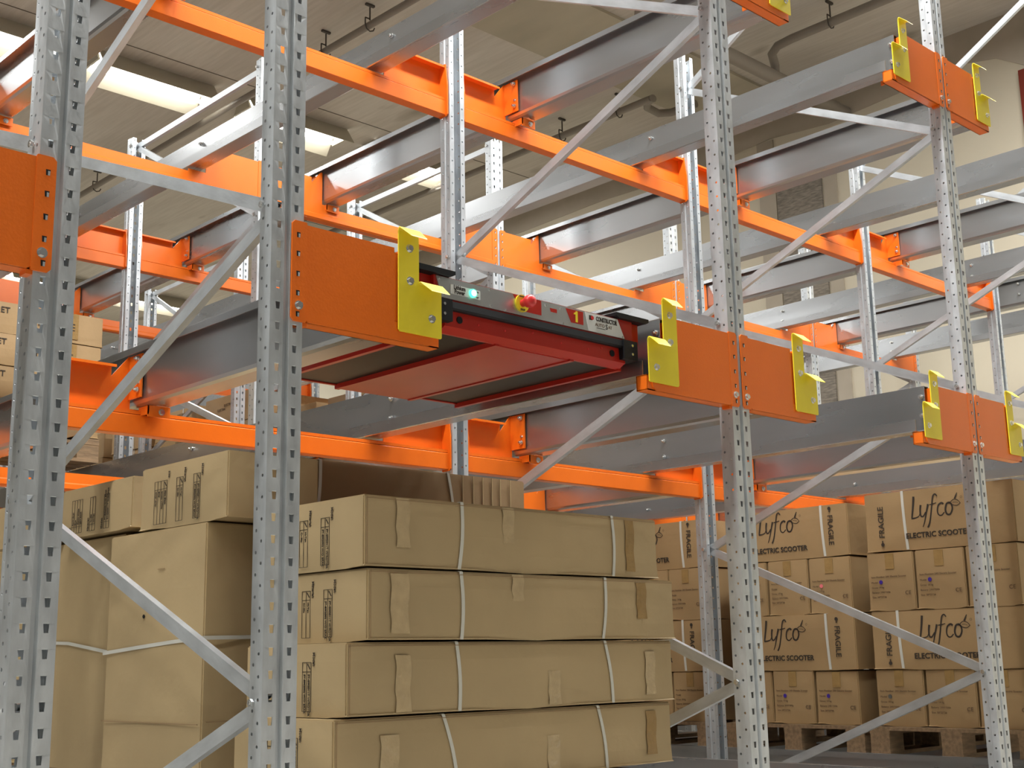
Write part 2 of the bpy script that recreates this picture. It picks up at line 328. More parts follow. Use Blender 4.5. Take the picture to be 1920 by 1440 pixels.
def rack_frame(x, y0, label, nodes, front_me, rear_me, grp):
    t = thing('rack_frame', label, 'rack', (x, y0, FLOOR_Z), grp)
    a = link('upright', front_me, t, (0, 0, -FLOOR_Z)); b = link('upright', rear_me, t, (0, 1.45, -FLOOR_Z), (0, 0, math.pi))
    for k in range(2):
        p = MB(); yy = y0 + (0.03 if k == 0 else 1.42); p.box(x-0.07, x+0.07, yy-0.05, yy+0.05, FLOOR_Z, FLOOR_Z+0.006); p.build('foot_plate', M['galv'], t)
    for (s0, z0), (s1, z1) in zip(nodes[:-1], nodes[1:]):
        ya = y0 + (0.040 if s0 == 0 else 1.41); yb = y0 + (0.040 if s1 == 0 else 1.41)
        brace(t, x, ya, z0, yb, z1)
    for s0, z0 in nodes:
        o = link('bolt', BRBOLT, t, (0, 0.04 if s0 == 0 else 1.41, z0-FLOOR_Z))
    return t
N1 = [(1, -2.22), (0, -1.67), (1, -1.085), (0, -0.505), (1, 0.06), (0, 0.64), (1, 1.31), (0, 2.12)]
N2 = [(1, -2.22), (0, -1.67), (1, -1.085), (0, -0.505), (1, 0.06), (0, 0.65), (1, 1.45), (0, 1.46)]
BL = [0.0, 2.87, 5.70, 8.55]
l1 = ['slotted grey steel rack frame at the left edge, nearest the camera', 'slotted grey steel rack frame left of the shuttle, second from the left',
      'slotted grey steel rack frame at the right of the shuttle', 'slotted grey steel rack frame with four orange brackets near the right edge',
      'grey steel rack frame whose rear post stands behind the right orange beams', 'grey steel rack frame farthest right, its rear post at the right wall side']
for i in range(6): rack_frame(XC[i], 0, l1[i], N1, UP_T, UP_S, 'rack frames of the front row')
w2 = ['second', 'third', 'fourth', 'fifth', 'sixth']
for b, wd in ((1, 'second'), (2, 'third'), (3, 'rearmost')):
    for i in (range(2, 7) if b == 1 else range(2, 5) if b == 2 else range(3, 5)):
        rack_frame(XC[i], BL[b], 'shorter grey steel rack frame in the %s block, %s from its left end' % (wd, ordw[i-2 if b < 3 else i-3]), N2, UP_S, UP_S, 'rack frames behind the front row')

# ---------------------------------------------------------------- orange beams and brackets
LEVELS = {'lower': 0.0, 'upper': 1.530}
BOLT_Y = MB().hexbolt((0, 0, 0), 0.0085, 0.007, 'y').mesh('bolt', M['bolt'])
_b2 = MB()
_b2.cyl((-0.006, 0, 0), 0.0105, 0.003, 'x', 14); _b2.cyl((-0.011, 0, 0), 0.0085, 0.008, 'x', 6); _b2.cyl((0.006, 0, 0), 0.0085, 0.008, 'x', 6); _b2.cyl((-0.017, 0, 0), 0.0045, 0.008, 'x', 8)
BOLT_X = _b2.mesh('bolt', M['bolt'])
def bolt_at(parent, pos, me=BOLT_Y):
    return link('bolt', me, parent, Vector(pos)-Vector(ORG[parent.name]))
def connector(t, x, s, y, z0, z1):
    """slotted hook-on strip on the front face of an upright; s = side of the upright"""
    mb = MB(); r = 0.008; a, b = s*0.010, s*0.053
    pts = [(a, z0+r), (a+s*r, z0), (b-s*r*0.3, z0), (b, z0+r*0.3), (b, z1-r*0.3), (b-s*r*0.3, z1), (a+s*r, z1), (a, z1-r)]
    mb.prism([(x+p[0], p[1]) for p in pts], 'y', y-0.006, y-0.002)
    mb.box(x+s*0.0475, x+s*0.0528, y-0.0045, y+0.03, z0+0.004, z1-0.004)
    for dz, k in ((0.215, 0), (0.168, 0), (0.118, 0), (0.070, 0), (0.018, 0)):
        zc = z0+dz; xc = x+s*0.028
        mb.add([(xc-0.0042, y-0.0064, zc-0.0065), (xc+0.0042, y-0.0064, zc-0.0065), (xc+0.0052, y-0.0064, zc+0.0065), (xc-0.0052, y-0.0064, zc+0.0065)], [(0, 1, 2, 3)], 1)  # dark patch on the strip surface, painted as the shade inside a slot
        mb.add([(xc-0.0005, y-0.0067, zc-0.0063), (xc+0.0040, y-0.0067, zc-0.0063), (xc+0.0046, y-0.0067, zc+0.0035), (xc-0.0005, y-0.0067, zc+0.0035)], [(0, 1, 2, 3)], 2)
    o = mb.build('end_connector', [M['orange'], M['black'], M['galv']], t)
def cantilever(x, s, dz, label, k=1.0):
    y = 0.0; t = thing('rail_bracket', label, 'bracket', (x+s*0.25*k, 0, -0.79+dz), 'orange front brackets with yellow guides')
    Z = lambda z: z+dz
    pl = MB(); pts = [(0.053, -0.785), (0.053, -0.547), (0.322*k, -0.547), (0.322*k, -0.742), (0.45*k, -0.742), (0.455*k, -0.765), (0.45*k, -0.780), (0.435*k, -0.790), (0.06, -0.790)]
    pl.prism([(x+s*a, Z(b)) for a, b in pts], 'y', -0.005, -0.001)
    pl.box(x+s*0.053, x+s*0.322*k, -0.001, 0.03, Z(-0.550), Z(-0.547))
    pl.build('face_plate', M['orange'], t)
    bx = MB(); a0, a1 = 0.053, 0.472*k; th = 0.003
    bx.box(x+s*a0, x+s*a1, -0.001, 0.045, Z(-0.790), Z(-0.787)); bx.box(x+s*a0, x+s*a1, -0.001, 0.045, Z(-0.745), Z(-0.742))
    bx.box(x+s*a0, x+s*a1, -0.001, 0.002, Z(-0.790), Z(-0.742)); bx.box(x+s*a0, x+s*a1, 0.042, 0.045, Z(-0.790), Z(-0.742))
    bx.box(x+s*(a1-0.003), x+s*a1, 0, 0.044, Z(-0.789), Z(-0.743)); bx.build('box_arm', M['orange'], t)
    tb = MB(); tb.box(x+s*0.340*k, x+s*0.346*k, -0.003, 0.12, Z(-0.740), Z(-0.552)); tb.box(x+s*0.322*k, x+s*0.346*k, -0.003, 0.003, Z(-0.740), Z(-0.560))
    tb.build('rail_tab', M['orange'], t)
    connector(t, x, s, 0.0, Z(-0.792), Z(-0.541))
    if s > 0 or True:
        bolt_at(t, (x+s*0.031, -0.0065, Z(-0.752)))
    ft = MB(); ft.box(x+s*0.035, x+s*0.060, 0.0, 0.030, Z(-0.800), Z(-0.788)); ft.build('foot', M['orange'], t)
    g = MB(); gy0, gy1 = -0.0115, -0.0075; r = 0.004
    pts = [(0.331, -0.500), (0.398, -0.500), (0.398, -0.634), (0.474, -0.634), (0.474, -0.764), (0.471, -0.767), (0.336, -0.767), (0.331, -0.762)]
    g.prism([(x+s*a*k, Z(b)) for a, b in pts], 'y', gy0, gy1)
    def flange(u0, u1, zt):
        ys = [-0.0095, -0.0100, -0.0130, -0.018, -0.049]; zs = [zt-0.012, zt-0.003, zt+0.0035, zt+0.0035, zt-0.024]
        ins = [0, 0, 0, 0.0, 0.012]
        vs = []
        for yy, zz, ii in zip(ys, zs, ins):
            vs += [(x+s*(u0+ii)*k, yy, Z(zz)), (x+s*(u1-ii*0.2)*k, yy, Z(zz)), (x+s*(u1-ii*0.2)*k, yy+0.0015, Z(zz)+0.003), (x+s*(u0+ii)*k, yy+0.0015, Z(zz)+0.003)]
        fs = []
        for i in range(4):
            for q in range(4): fs.append((i*4+q, i*4+(q+1) % 4, (i+1)*4+(q+1) % 4, (i+1)*4+q))
        fs += [(0, 3, 2, 1), (16, 17, 18, 19)]
        g.add(vs, fs)
    flange(0.331, 0.398, -0.497); flange(0.398, 0.474, -0.632)
    go = g.build('pallet_guide', M['yellow'], t)
    for a, b in ((0.366, -0.542), (0.368, -0.629), (0.440, -0.718)):
        bo = link('bolt', BOLT_Y, go, Vector((x+s*a*k, -0.012, Z(b)))-Vector(ORG[t.name]))
    return t
LV = {'lower': 'lower', 'upper': 'upper'}
cant = [(0, -1, 'lower', 'orange rail bracket cut by the left edge of the photo', 1.0),
        (1, 1, 'lower', 'orange rail bracket with yellow guide left of the shuttle', 1.0),
        (2, -1, 'lower', 'orange rail bracket with yellow guide touching the right end of the shuttle', 0.99),
        (2, 1, 'lower', 'orange rail bracket right of the post at the shuttle right end', 0.93),
        (3, -1, 'lower', 'lower orange rail bracket on the left side of the rightmost front post', 0.92),
        (3, 1, 'lower', 'lower orange rail bracket on the right side of the rightmost front post', 0.85),
        (2, 1, 'upper', 'orange rail bracket cut by the top edge of the photo', 0.93),
        (3, -1, 'upper', 'upper orange rail bracket on the left side of the rightmost front post', 0.92),
        (3, 1, 'upper', 'upper orange rail bracket on the right side of the rightmost front post', 0.86),
        (1, 1, 'upper', 'upper orange rail bracket above the photo on the second post', 1.0),
        (2, -1, 'upper', 'upper orange rail bracket above the shuttle, left of its post', 0.99)]
for i, s, lv, lab, k in cant: cantilever(XC[i], s, LEVELS[lv], lab, k)

def cross_beam(xl, xr, yb, dz, kind, label, grp, kl=1.0, kr=1.0):
    """kind 'open' shows its C side to the aisle, 'flat' shows the flat face; yb is the plane of the front edge"""
    t = thing('cross_beam', label, 'beam', ((xl+xr)/2, yb, -0.835+dz), grp); Z = lambda z: z+dz
    xa, xb = xl+0.05, xr-0.05
    b = MB()
    if kind == 'open':
        b.prism([(yb, Z(-0.832)), (yb+0.003, Z(-0.835)), (yb+0.045, Z(-0.835)), (yb+0.045, Z(-0.768)), (yb+0.003, Z(-0.768)), (yb, Z(-0.771))], 'x', xa, xb)
        b.prism([(yb+0.004, Z(-0.7655)), (yb+0.045, Z(-0.7655)), (yb+0.045, Z(-0.752)), (yb+0.004, Z(-0.754))], 'x', xa, xb)
    else:
        b.prism([(yb+0.004, Z(-0.835)), (yb+0.045, Z(-0.835)), (yb+0.045, Z(-0.765)), (yb+0.012, Z(-0.760)), (yb+0.0, Z(-0.757)), (yb, Z(-0.800)), (yb-0.004, Z(-0.806)), (yb-0.004, Z(-0.826))], 'x', xa, xb)
    b.build('box_section', M['orange'], t)
    for s, xo, k in ((1, xl, kl), (-1, xr, kr)):
        p = MB()
        pts = [(0.050, -0.757), (0.050, -0.607), (0.285*k, -0.607), (0.285*k, -0.640), (0.347*k, -0.566), (0.357*k, -0.566), (0.357*k, -0.744), (0.455*k, -0.744), (0.455*k, -0.757)]
        py = yb+0.040 if kind == 'open' else yb
        p.prism([(xo+s*a, Z(c)) for a, c in pts], 'y', py, py+0.004)
        if kind == 'open':
            p.box(xo+s*0.05, xo+s*0.285*k, yb+0.004, yb+0.040, Z(-0.610), Z(-0.607)); p.box(xo+s*0.05, xo+s*0.285*k, yb+0.002, yb+0.005, Z(-0.616), Z(-0.607))
        p.build('side_plate', M['orange'], t)
        c = MB()
        if kind == 'open':
            cpts = [(yb-0.012, Z(-0.832)), (yb-0.002, Z(-0.840)), (yb+0.040, Z(-0.840)), (yb+0.040, Z(-0.600)), (yb+0.000, Z(-0.600)), (yb-0.012, Z(-0.70))]
            c.prism(cpts, 'x', xo+s*0.045, xo+s*0.051); c.build('end_connector', M['orange'], t)
        else:
            connector(t, xo, s, yb+0.004, Z(-0.840), Z(-0.600))
        r = MB()
        y0_, y1_ = (yb-0.045, yb+0.040) if kind == 'open' else (yb+0.004, yb+0.09)
        r.box(xo+s*0.350*k, xo+s*0.356*k, y0_, y1_, Z(-0.715), Z(-0.568))
        yf = y0_ if kind == 'open' else y0_
        fy = yb-0.045 if kind == 'open' else yb-0.012
        if s > 0: r.box(xo+s*0.380*k, xo+s*0.462*k, fy, fy+0.004, Z(-0.778), Z(-0.7405)); r.box(xo+s*0.380*k, xo+s*0.384*k, fy, yb+0.02, Z(-0.770), Z(-0.7405))
        ro = r.build('rail_bracket', M['orange'], t)
        for zz in (-0.585, -0.690):
            link('bolt', BOLT_X, ro, Vector((xo+s*0.352*k, (y0_+0.018), Z(zz)))-Vector(ORG[t.name]))
        if s > 0: link('bolt', BOLT_Y, ro, Vector((xo+s*0.43*k, fy-0.001, Z(-0.760)))-Vector(ORG[t.name]))
# kx: how far the rail hangers stand off the frame in each bay
KS = {(1, 2): (0.985, 0.985), (2, 3): (0.96, 0.93), (3, 4): (0.95, 0.95), (4, 5): (0.95, 0.95), (5, 6): (0.92, 0.92)}
rows = [(1, 1.41, 'open', 'second'), (2, 2.866, 'flat', 'third'), (3, 4.28, 'open', 'fourth'), (4, 5.696, 'flat', 'fifth'), (5, 7.11, 'open', 'sixth'), (6, 8.546, 'flat', 'seventh')]
bayname = ['leftmost bay', 'bay with the shuttle', 'second bay right of the shuttle', 'third bay right of the shuttle', 'bay near the right wall', 'last bay at the right wall']
bays = [(1, 2, 'the bay of the shuttle'), (2, 3, 'the bay right of the shuttle'), (3, 4, 'the third bay from the left'), (4, 5, 'the fourth bay from the left'), (5, 6, 'the fifth bay from the left')]
for rn, yb, kind, rw in rows:
    for a, b, bn in bays:
        if rn >= 2 and a > 5: continue
        if rn == 1 and a == 5: continue
        if rn >= 4 and a > 3: continue
        for lv, dz in (('lower', 0.0), ('upper', 1.527)):
            cross_beam(XC[a], XC[b], yb, dz, kind, 'orange cross beam, %s level, %s post row, %s' % (lv, rw, bn), 'orange cross beams', *KS[(a, b)])
# low beams at the floor level
for a, b, bn in bays[:4]:
    t = thing('floor_beam', 'low steel cross beam near the floor in %s' % bn, 'beam', ((XC[a]+XC[b])/2, 1.41, -2.30), 'floor level beams')
    m = MB(); m.box(XC[a]+0.05, XC[b]-0.05, 1.41, 1.45, -2.30, -2.235); m.build('box_section', M['orange'], t)
# ---------------------------------------------------------------- rails
def rail_mesh(s, L):
    pts = [(0.335, -0.568), (0.335, -0.546), (0.337, -0.545), (0.365, -0.545), (0.365, -0.721), (0.370, -0.731), (0.380, -0.737), (0.455, -0.738), (0.457, -0.736), (0.457, -0.692)]
    pts = [(s*a, b) for a, b in pts]; mb = MB(); n = len(pts)
    vs = [(p[0], 0, p[1]) for p in pts] + [(p[0], L, p[1]) for p in pts]
    mb.add(vs, [(i, i+1, n+i+1, n+i) for i in range(n-1)])
    return baked(mb.mesh('rail', M['rail']), [('SOLIDIFY', {'thickness': 0.0028, 'offset': 0})])
RL = {(s, L): rail_mesh(s, L) for s in (1, -1) for L in (9.93, 4.30)}
levels = [('lower', 0.0), ('upper', 1.530)]
for a, b, bn in bays:
    for s, xo, k, side in ((1, XC[a], KS[(a, b)][0], 'left'), (-1, XC[b], KS[(a, b)][1], 'right')):
        for lv, dz in levels + [('floor', -1.490)]:
            L = 9.93 if (a <= 3) else 4.30
            if lv == 'floor' and a > 4: continue
            o = link('shuttle_rail', RL[(s, L)], None, (xo - s*0.365*(1-k), 0.030, dz))
            tag(o, 'galvanised rail, %s level, %s side of %s' % (lv, side, bn), 'rail', 'galvanised shuttle rails')
            ORG[o.name] = tuple(o.location)
            if lv == 'floor': continue
            ys = [0.045] + [r[1]-0.027+(0.0 if r[2] == 'open' else 0.06) for r in rows if r[1] < L]
            for yy in ys:
                for zz in (-0.588, -0.664):
                    link('bolt', BOLT_X, o, (s*0.365, yy-0.030+(0.0), zz))

# ---------------------------------------------------------------- shuttle
def shuttle():
    t = thing('shuttle_cart', 'red pallet shuttle with silver control panel, resting on the rails', 'shuttle', (0.89, 0.45, -0.72))
    x0, x1, ya, yb = 0.515, 1.272, 0.050, 0.83
    h = MB(); h.box(x0, x1, ya+0.02, yb, -0.705, -0.585); h.box(x0+0.02, x1-0.02, ya+0.03, yb-0.02, -0.585, -0.572)
    for xa, xb in ((x0, x0+0.016), (0.745, 0.761), (1.046, 1.062), (x1-0.016, x1)): h.box(xa, xb, ya+0.02, yb, -0.727, -0.705)
    h.box(x0, x1, yb-0.012, yb, -0.716, -0.70)
    h.build('chassis', M['red'], t)
    p = MB(); p.box(x0+0.016, 0.745, ya+0.03, yb-0.012, -0.712, -0.705); p.build('belly_panel', M['blackpanel'], t)
    p = MB(); p.box(1.062, x1-0.016, ya+0.03, yb-0.012, -0.712, -0.705); p.build('belly_panel', M['blackpanel'], t)
    p = MB(); p.box(0.761, 1.046, ya+0.03, yb, -0.724, -0.716); p.build('centre_plate', M['red'], t)
    fb = MB(); fb.prism([(ya-0.005, -0.708), (ya+0.022, -0.722), (ya+0.03, -0.722), (ya+0.03, -0.662), (ya-0.003, -0.664)], 'x', x0+0.022, x1-0.008)
    fo = fb.build('front_bar', M['red'], t)
    hl = MB()
    for xx in (0.590, 1.205): hl.cyl((xx, ya-0.005, -0.685), 0.010, 0.004, 'y', 20)
    hl.build('plug', M['black'], t)
    sc = MB()
    for xx in (0.66, 0.76, 0.87, 0.985, 1.10, 1.16): sc.cyl((xx, ya-0.0045, -0.687+0.012*((int(xx*100)) % 2)), 0.003, 0.002, 'y', 8)
    sc.build('screw', M['redknob'], t)
    bu = MB(); bu.prism([(ya-0.022, -0.660), (ya-0.020, -0.642), (ya-0.008, -0.638), (ya+0.01, -0.638), (ya+0.01, -0.664), (ya-0.016, -0.664)], 'x', x0+0.035, x1-0.02)
    bu.build('bumper', M['black'], t)
    # front face: red plate, silver panel
    fr = MB(); fr.box(x0-0.015, x1+0.03, ya-0.004, ya+0.03, -0.640, -0.572); fr.build('front_plate', M['red'], t)
    yp = ya-0.006
    pn = MB(); pl = [(0.506, -0.5745), (0.524, -0.632), (1.262, -0.632), (1.232, -0.5745)]
    pn.prism(pl, 'y', yp-0.002, yp+0.002); pn.build('control_panel', M['panel'], t)
    rp = MB(); rp.prism([(0.790, -0.5755), (0.822, -0.619), (0.902, -0.619), (0.902, -0.5755)], 'y', yp-0.003, yp-0.001)
    rp.build('red_sticker', M['red'], t); rp = MB(); rp.prism([(1.004, -0.5785), (1.026, -0.6185), (1.078, -0.6185), (1.078, -0.5785)], 'y', yp-0.003, yp-0.001)
    rp.build('red_sticker', M['red'], t); rp = MB(); rp.prism([(0.938, -0.590), (0.942, -0.601), (0.966, -0.601), (0.966, -0.590)], 'y', yp-0.003, yp-0.001)
    rp.build('red_sticker', M['red'], t)
    st = MB(); st.box(0.556, 0.664, yp-0.003, yp-0.001, -0.616, -0.590); so = st.build('power_sticker', M['white'], t)
    st2 = MB(); st2.prism([(1.086, -0.5755), (1.100, -0.6315), (1.2615, -0.6315), (1.2315, -0.5755)], 'y', yp-0.0027, yp-0.001); st2.build('maker_sticker', M['white'], t)
    X, Zv = (1, 0, 0), (0, 0, 1); yt = yp-0.0036
    put('lettering', text_mesh('Lithium', 0.0165, M['ink'], 0.0005), t, X, Zv, (0.588, yt, -0.5965), 0.85)
    put('lettering', text_mesh('Power', 0.0165, M['ink'], 0.0005), t, X, Zv, (0.588, yt, -0.6090), 0.85)
    put('lettering', text_mesh('ON', 0.006, M['ink']), t, X, Zv, (0.653, yt, -0.5965)); put('lettering', text_mesh('OFF', 0.006, M['ink']), t, X, Zv, (0.653, yt, -0.6115))
    on = MB(); on.prism([(1.0440, -0.6150), (1.0530, -0.6150), (1.0530, -0.5815), (1.0465, -0.5815), (1.0445, -0.5855), (1.0370, -0.5880), (1.0370, -0.5925), (1.0440, -0.5915)], 'y', yt-0.0006, yt+0.0004)
    on.build('number_one', M['yellow'], t)
    put('lettering', text_mesh('CONSTRUCTOR', 0.0190, M['ink'], 0.0007), t, X, Zv, (1.180, yt, -0.5900), 0.66)
    put('lettering', text_mesh('AUTO', 0.015, M['inkfaint'], 0.0), t, X, Zv, (1.150, yt, -0.6080))
    put('lettering', text_mesh('S', 0.022, M['ink'], 0.0003), t, X, Zv, (1.180, yt, -0.6090))
    put('lettering', text_mesh('AT', 0.013, M['inkfaint'], 0.0), t, X, Zv, (1.196, yt, -0.6080))
    lg = MB(); lg.box(1.103, 1.117, yt-0.0004, yt+0.0006, -0.597, -0.583); lg.box(1.136, 1.174, yt-0.0004, yt+0.0006, -0.6180, -0.6165)
    lg.build('logo_mark', M['ink'], t)
    lg = MB(); lg.cyl((1.1165, yt-0.0008, -0.590), 0.0062, 0.001, 'y', 18); lg.build('logo_dot', M['redknob'], t)
    la = MB(); la.cyl((0.634, yp-0.006, -0.603), 0.0118, 0.008, 'y', 24); la.build('lamp_ring', M['green'], t)
    la = MB(); la.cyl((0.634, yp-0.0105, -0.603), 0.0088, 0.002, 'y', 24); la.build('lamp_lens', M['lampcore'], t)
    er = MB(); er.cyl((0.822, yp-0.005, -0.598), 0.0255, 0.006, 'y', 32); er.build('stop_ring', M['yellow'], t)
    put('lettering', text_mesh('STOP', 0.0075, M['ink'], 0.0002), t, X, Zv, (0.822, yp-0.0086, -0.6175))
    put('lettering', text_mesh('EMERGENCY', 0.0048, M['ink'], 0.0001), t, X, Zv, (0.822, yp-0.0086, -0.5785))
    kn = MB(); kn.cyl((0.822, yp-0.018, -0.598), 0.011, 0.024, 'y', 20, 0, None, True)
    prof = [(0.0165, -0.026), (0.0185, -0.033), (0.0185, -0.041), (0.0165, -0.047), (0.011, -0.051), (0.003, -0.0525)]
    n = 24; vs = []
    for r_, yy in prof: vs += [(0.822+r_*math.cos(2*math.pi*i/n), yp+yy, -0.598+r_*math.sin(2*math.pi*i/n)) for i in range(n)]
    fs = [(k*n+i, k*n+(i+1) % n, (k+1)*n+(i+1) % n, (k+1)*n+i) for k in range(len(prof)-1) for i in range(n)]
    kn.add(vs, fs, 0, True); kn.add(vs, [tuple(range(n)), tuple(range(len(vs)-n, len(vs)))], 0)
    kn.build('stop_button', M['redknob'], t)
    sw = MB()
    for xx, zz in ((0.518, -0.580), (0.702, -0.626), (0.762, -0.628), (0.920, -0.586), (0.982, -0.586), (0.992, -0.627), (1.224, -0.580), (1.252, -0.627), (0.70, -0.580)): sw.cyl((xx, yp-0.003, zz), 0.0032, 0.003, 'y', 12)
    sw.build('screw', M['bolt'], t)
    # lifting side decks: black pads along both sides
    for xa, xb in ((0.425, 0.565), (1.215, 1.365)):
        d = MB(); d.prism([(xa, -0.566), (xa, -0.556), (xb, -0.556), (xb, -0.566), (xb-0.012, -0.572), (xa+0.012, -0.572)], 'y', ya-0.02, yb-0.02)
        d.build('lift_deck', M['black'], t)
        d = MB(); d.box(xa+0.02, xb-0.02, ya+0.01, yb-0.04, -0.640, -0.572); d.build('side_casing', M['red'], t)
    for xa, xb, xo in ((0.478, 0.548, 0.466), (1.238, 1.300, 1.310)):
        wv = MB(); wv.box(xa, xb, ya-0.026, ya+0.05, -0.700, -0.640); wv.box(min(xb, xo), max(xa, xo), ya-0.006, ya+0.07, -0.692, -0.646)
        wv.build('guide_block', M['black'], t)
        sc = MB()
        for dz in (-0.655, -0.682): sc.cyl(((xa+xb)/2+0.006, ya-0.027, dz), 0.0042, 0.003, 'y', 10)
        sc.build('screw', M['bolt'], t)
    for yy in (0.17, 0.70):
        for xx in (0.412, 1.352):
            wl = MB(); wl.cyl((xx, yy, -0.686), 0.049, 0.035, 'x', 24, 0, None, True); wl.build('wheel', M['black'], t)
shuttle()

# ---------------------------------------------------------------- cartons
NEG_X = ((0, -1, 0), (0, 0, 1)); NEG_Y = ((1, 0, 0), (0, 0, 1))
def carton_mb(x0, x1, y0, y1, z0, z1, tilt=0.0, bulge=0.004, top_drop=0.0):
    """box with soft edges and a slightly bulged face grid"""
    mb = MB(); nx, ny, nz = 6, 6, 4; b = 0.004
    def warp(x, y, z):
        u = (x-x0)/(x1-x0)*2-1; v = (y-y0)/(y1-y0)*2-1; w_ = (z-z0)/(z1-z0)*2-1
        k = bulge
        x += k*u*(1-v*v)*(1-w_*w_); y += k*v*(1-u*u)*(1-w_*w_); z += top_drop*(u*u-1)*max(w_, 0)
        return (x, y, z + tilt*(x-x0))
    def grid(fn, n1, n2):
        vs = [warp(*fn(i/n1, j_/n2)) for i in range(n1+1) for j_ in range(n2+1)]
        fs = [(i*(n2+1)+j_, (i+1)*(n2+1)+j_, (i+1)*(n2+1)+j_+1, i*(n2+1)+j_+1) for i in range(n1) for j_ in range(n2)]
        mb.add(vs, fs, 0, False)
    X = lambda a: x0+(x1-x0)*a; Y = lambda a: y0+(y1-y0)*a; Z = lambda a: z0+(z1-z0)*a
    grid(lambda a, c: (X(a), y0, Z(c)), nx, nz); grid(lambda a, c: (X(a), y1, Z(c)), nx, nz)
    grid(lambda a, c: (x0, Y(a), Z(c)), ny, nz); grid(lambda a, c: (x1, Y(a), Z(c)), ny, nz)
    grid(lambda a, c: (X(a), Y(c), z0), nx, ny); grid(lambda a, c: (X(a), Y(c), z1), nx, ny)
    return mb
def carton_obj(name, label, grp, dims, m, tilt=0.0, bulge=0.004, rz=0.0):
    x0, x1, y0, y1, z0, z1 = dims; org = ((x0+x1)/2, (y0+y1)/2, z0)
    me = carton_mb(*dims, tilt=tilt, bulge=bulge).mesh(name, m, org)
    bm = bmesh.new(); bm.from_mesh(me); bmesh.ops.remove_doubles(bm, verts=bm.verts, dist=0.0003)
    es = [e for e in bm.edges if len(e.link_faces) == 2 and e.calc_face_angle(0) > 1.0]
    bmesh.ops.bevel(bm, geom=es, offset=0.004, segments=2, affect='EDGES'); bmesh.ops.recalc_face_normals(bm, faces=bm.faces); bm.to_mesh(me); bm.free()
    o = link(name, me, None, org); tag(o, label, 'carton', grp); o.rotation_euler.z = rz
    ORG[o.name] = org; return o
def strap_y(o, dims, x, lean=0.0, m='strap', w_=0.011):
    """band around the box in a plane of constant x, seen on the -y face"""
    x0, x1, y0, y1, z0, z1 = dims; mb = MB(); t = 0.0035; a = w_/2
    for (ya, za, yb, zb, xs, xe) in ((y0-t, z0, y0-t, z1, x+lean, x), ):
        n = 8; vs = []
        for i in range(n+1):
            f_ = i/n; bow = 0.006*math.sin(math.pi*f_); xx = xs+(xe-xs)*f_ + bow*0.7
            vs += [(xx-a, ya-bow*0.6-0.001, z0+(z1-z0)*f_), (xx+a, ya-bow*0.6-0.001, z0+(z1-z0)*f_), (xx+a, ya-bow*0.6+0.0005, z0+(z1-z0)*f_), (xx-a, ya-bow*0.6+0.0005, z0+(z1-z0)*f_)]
        mb.add(vs, [(i*4+q, i*4+(q+1) % 4, i*4+4+(q+1) % 4, i*4+4+q) for i in range(n) for q in range(4)], 0, False)
    mb.box(x-a, x+a, y0-0.002, y1+0.002, z1, z1+0.0015); mb.box(x+lean-a, x+lean+a, y0-0.002, y1+0.002, z0+0.0002, z0+0.001)
    mb.build('strap', M[m], o)
def strap_x(o, dims, y, lean=0.0, w_=0.013):
    x0, x1, y0, y1, z0, z1 = dims; mb = MB(); a = w_/2; n = 8; vs = []
    for i in range(n+1):
        f_ = i/n; bow = 0.006*math.sin(math.pi*f_); yy = y + lean*(1-f_)**1.5; zz = z0+(z1-z0)*f_
        vs += [(x0-0.003-bow*0.5, yy-a, zz), (x0-0.003-bow*0.5, yy+a, zz), (x0-0.0015-bow*0.5, yy+a, zz), (x0-0.0015-bow*0.5, yy-a, zz)]
    mb.add(vs, [(i*4+q, i*4+(q+1) % 4, i*4+4+(q+1) % 4, i*4+4+q) for i in range(n) for q in range(4)])
    mb.box(x0-0.002, x1, y-a, y+a, z1, z1+0.0015); mb.build('strap', M['strap'], o)
def tape(o, dims, x, w_, ztop, zbot, m='tape'):
    x0, x1, y0, y1, z0, z1 = dims; mb = MB(); n = 5; vs = []
    yy = y0-0.0052
    for i in range(n+1):
        f_ = i/n; vs += [(x-w_/2+0.003*math.sin(i*2.1), yy, zbot+(ztop-zbot)*f_), (x+w_/2+0.003*math.cos(i*1.7), yy, zbot+(ztop-zbot)*f_)]
    mb.add(vs, [(i*2, i*2+1, i*2+3, i*2+2) for i in range(n)])
    mb.add([(v[0], v[1]+0.001, v[2]) for v in vs], [(i*2, i*2+2, i*2+3, i*2+1) for i in range(n)])
    mb.build('tape', M[m], o)

def ribbon(mb, pts, widths, mi=0):
    """flat stroke in the XY plane"""
    n = len(pts); L = []; R = []
    for i, p in enumerate(pts):
        a = Vector(pts[max(i-1, 0)]); b = Vector(pts[min(i+1, n-1)]); d = (b-a).normalized(); q = Vector((-d.y, d.x)); w_ = widths[i] if isinstance(widths, (list, tuple)) else widths
        L.append((p[0]+q.x*w_/2, p[1]+q.y*w_/2)); R.append((p[0]-q.x*w_/2, p[1]-q.y*w_/2))
    vs = [(a[0], a[1], 0.0005) for a in L] + [(a[0], a[1], 0.0005) for a in R] + [(a[0], a[1], 0) for a in L] + [(a[0], a[1], 0) for a in R]
    fs = [(i, i+1, n+i+1, n+i) for i in range(n-1)]
    mb.add(vs, fs, mi)
def spl(P, n=8):
    """catmull-rom through points"""
    out = []; Q = [P[0]]+list(P)+[P[-1]]
    for i in range(1, len(Q)-2):
        for k in range(n):
            t = k/n; a, b, c, d = [Vector(q) for q in Q[i-1:i+3]]
            v = 0.5*((2*b)+(c-a)*t+(2*a-5*b+4*c-d)*t*t+(3*b-a-3*c+d)*t**3); out.append((v.x, v.y))
    out.append(tuple(P[-1])); return out
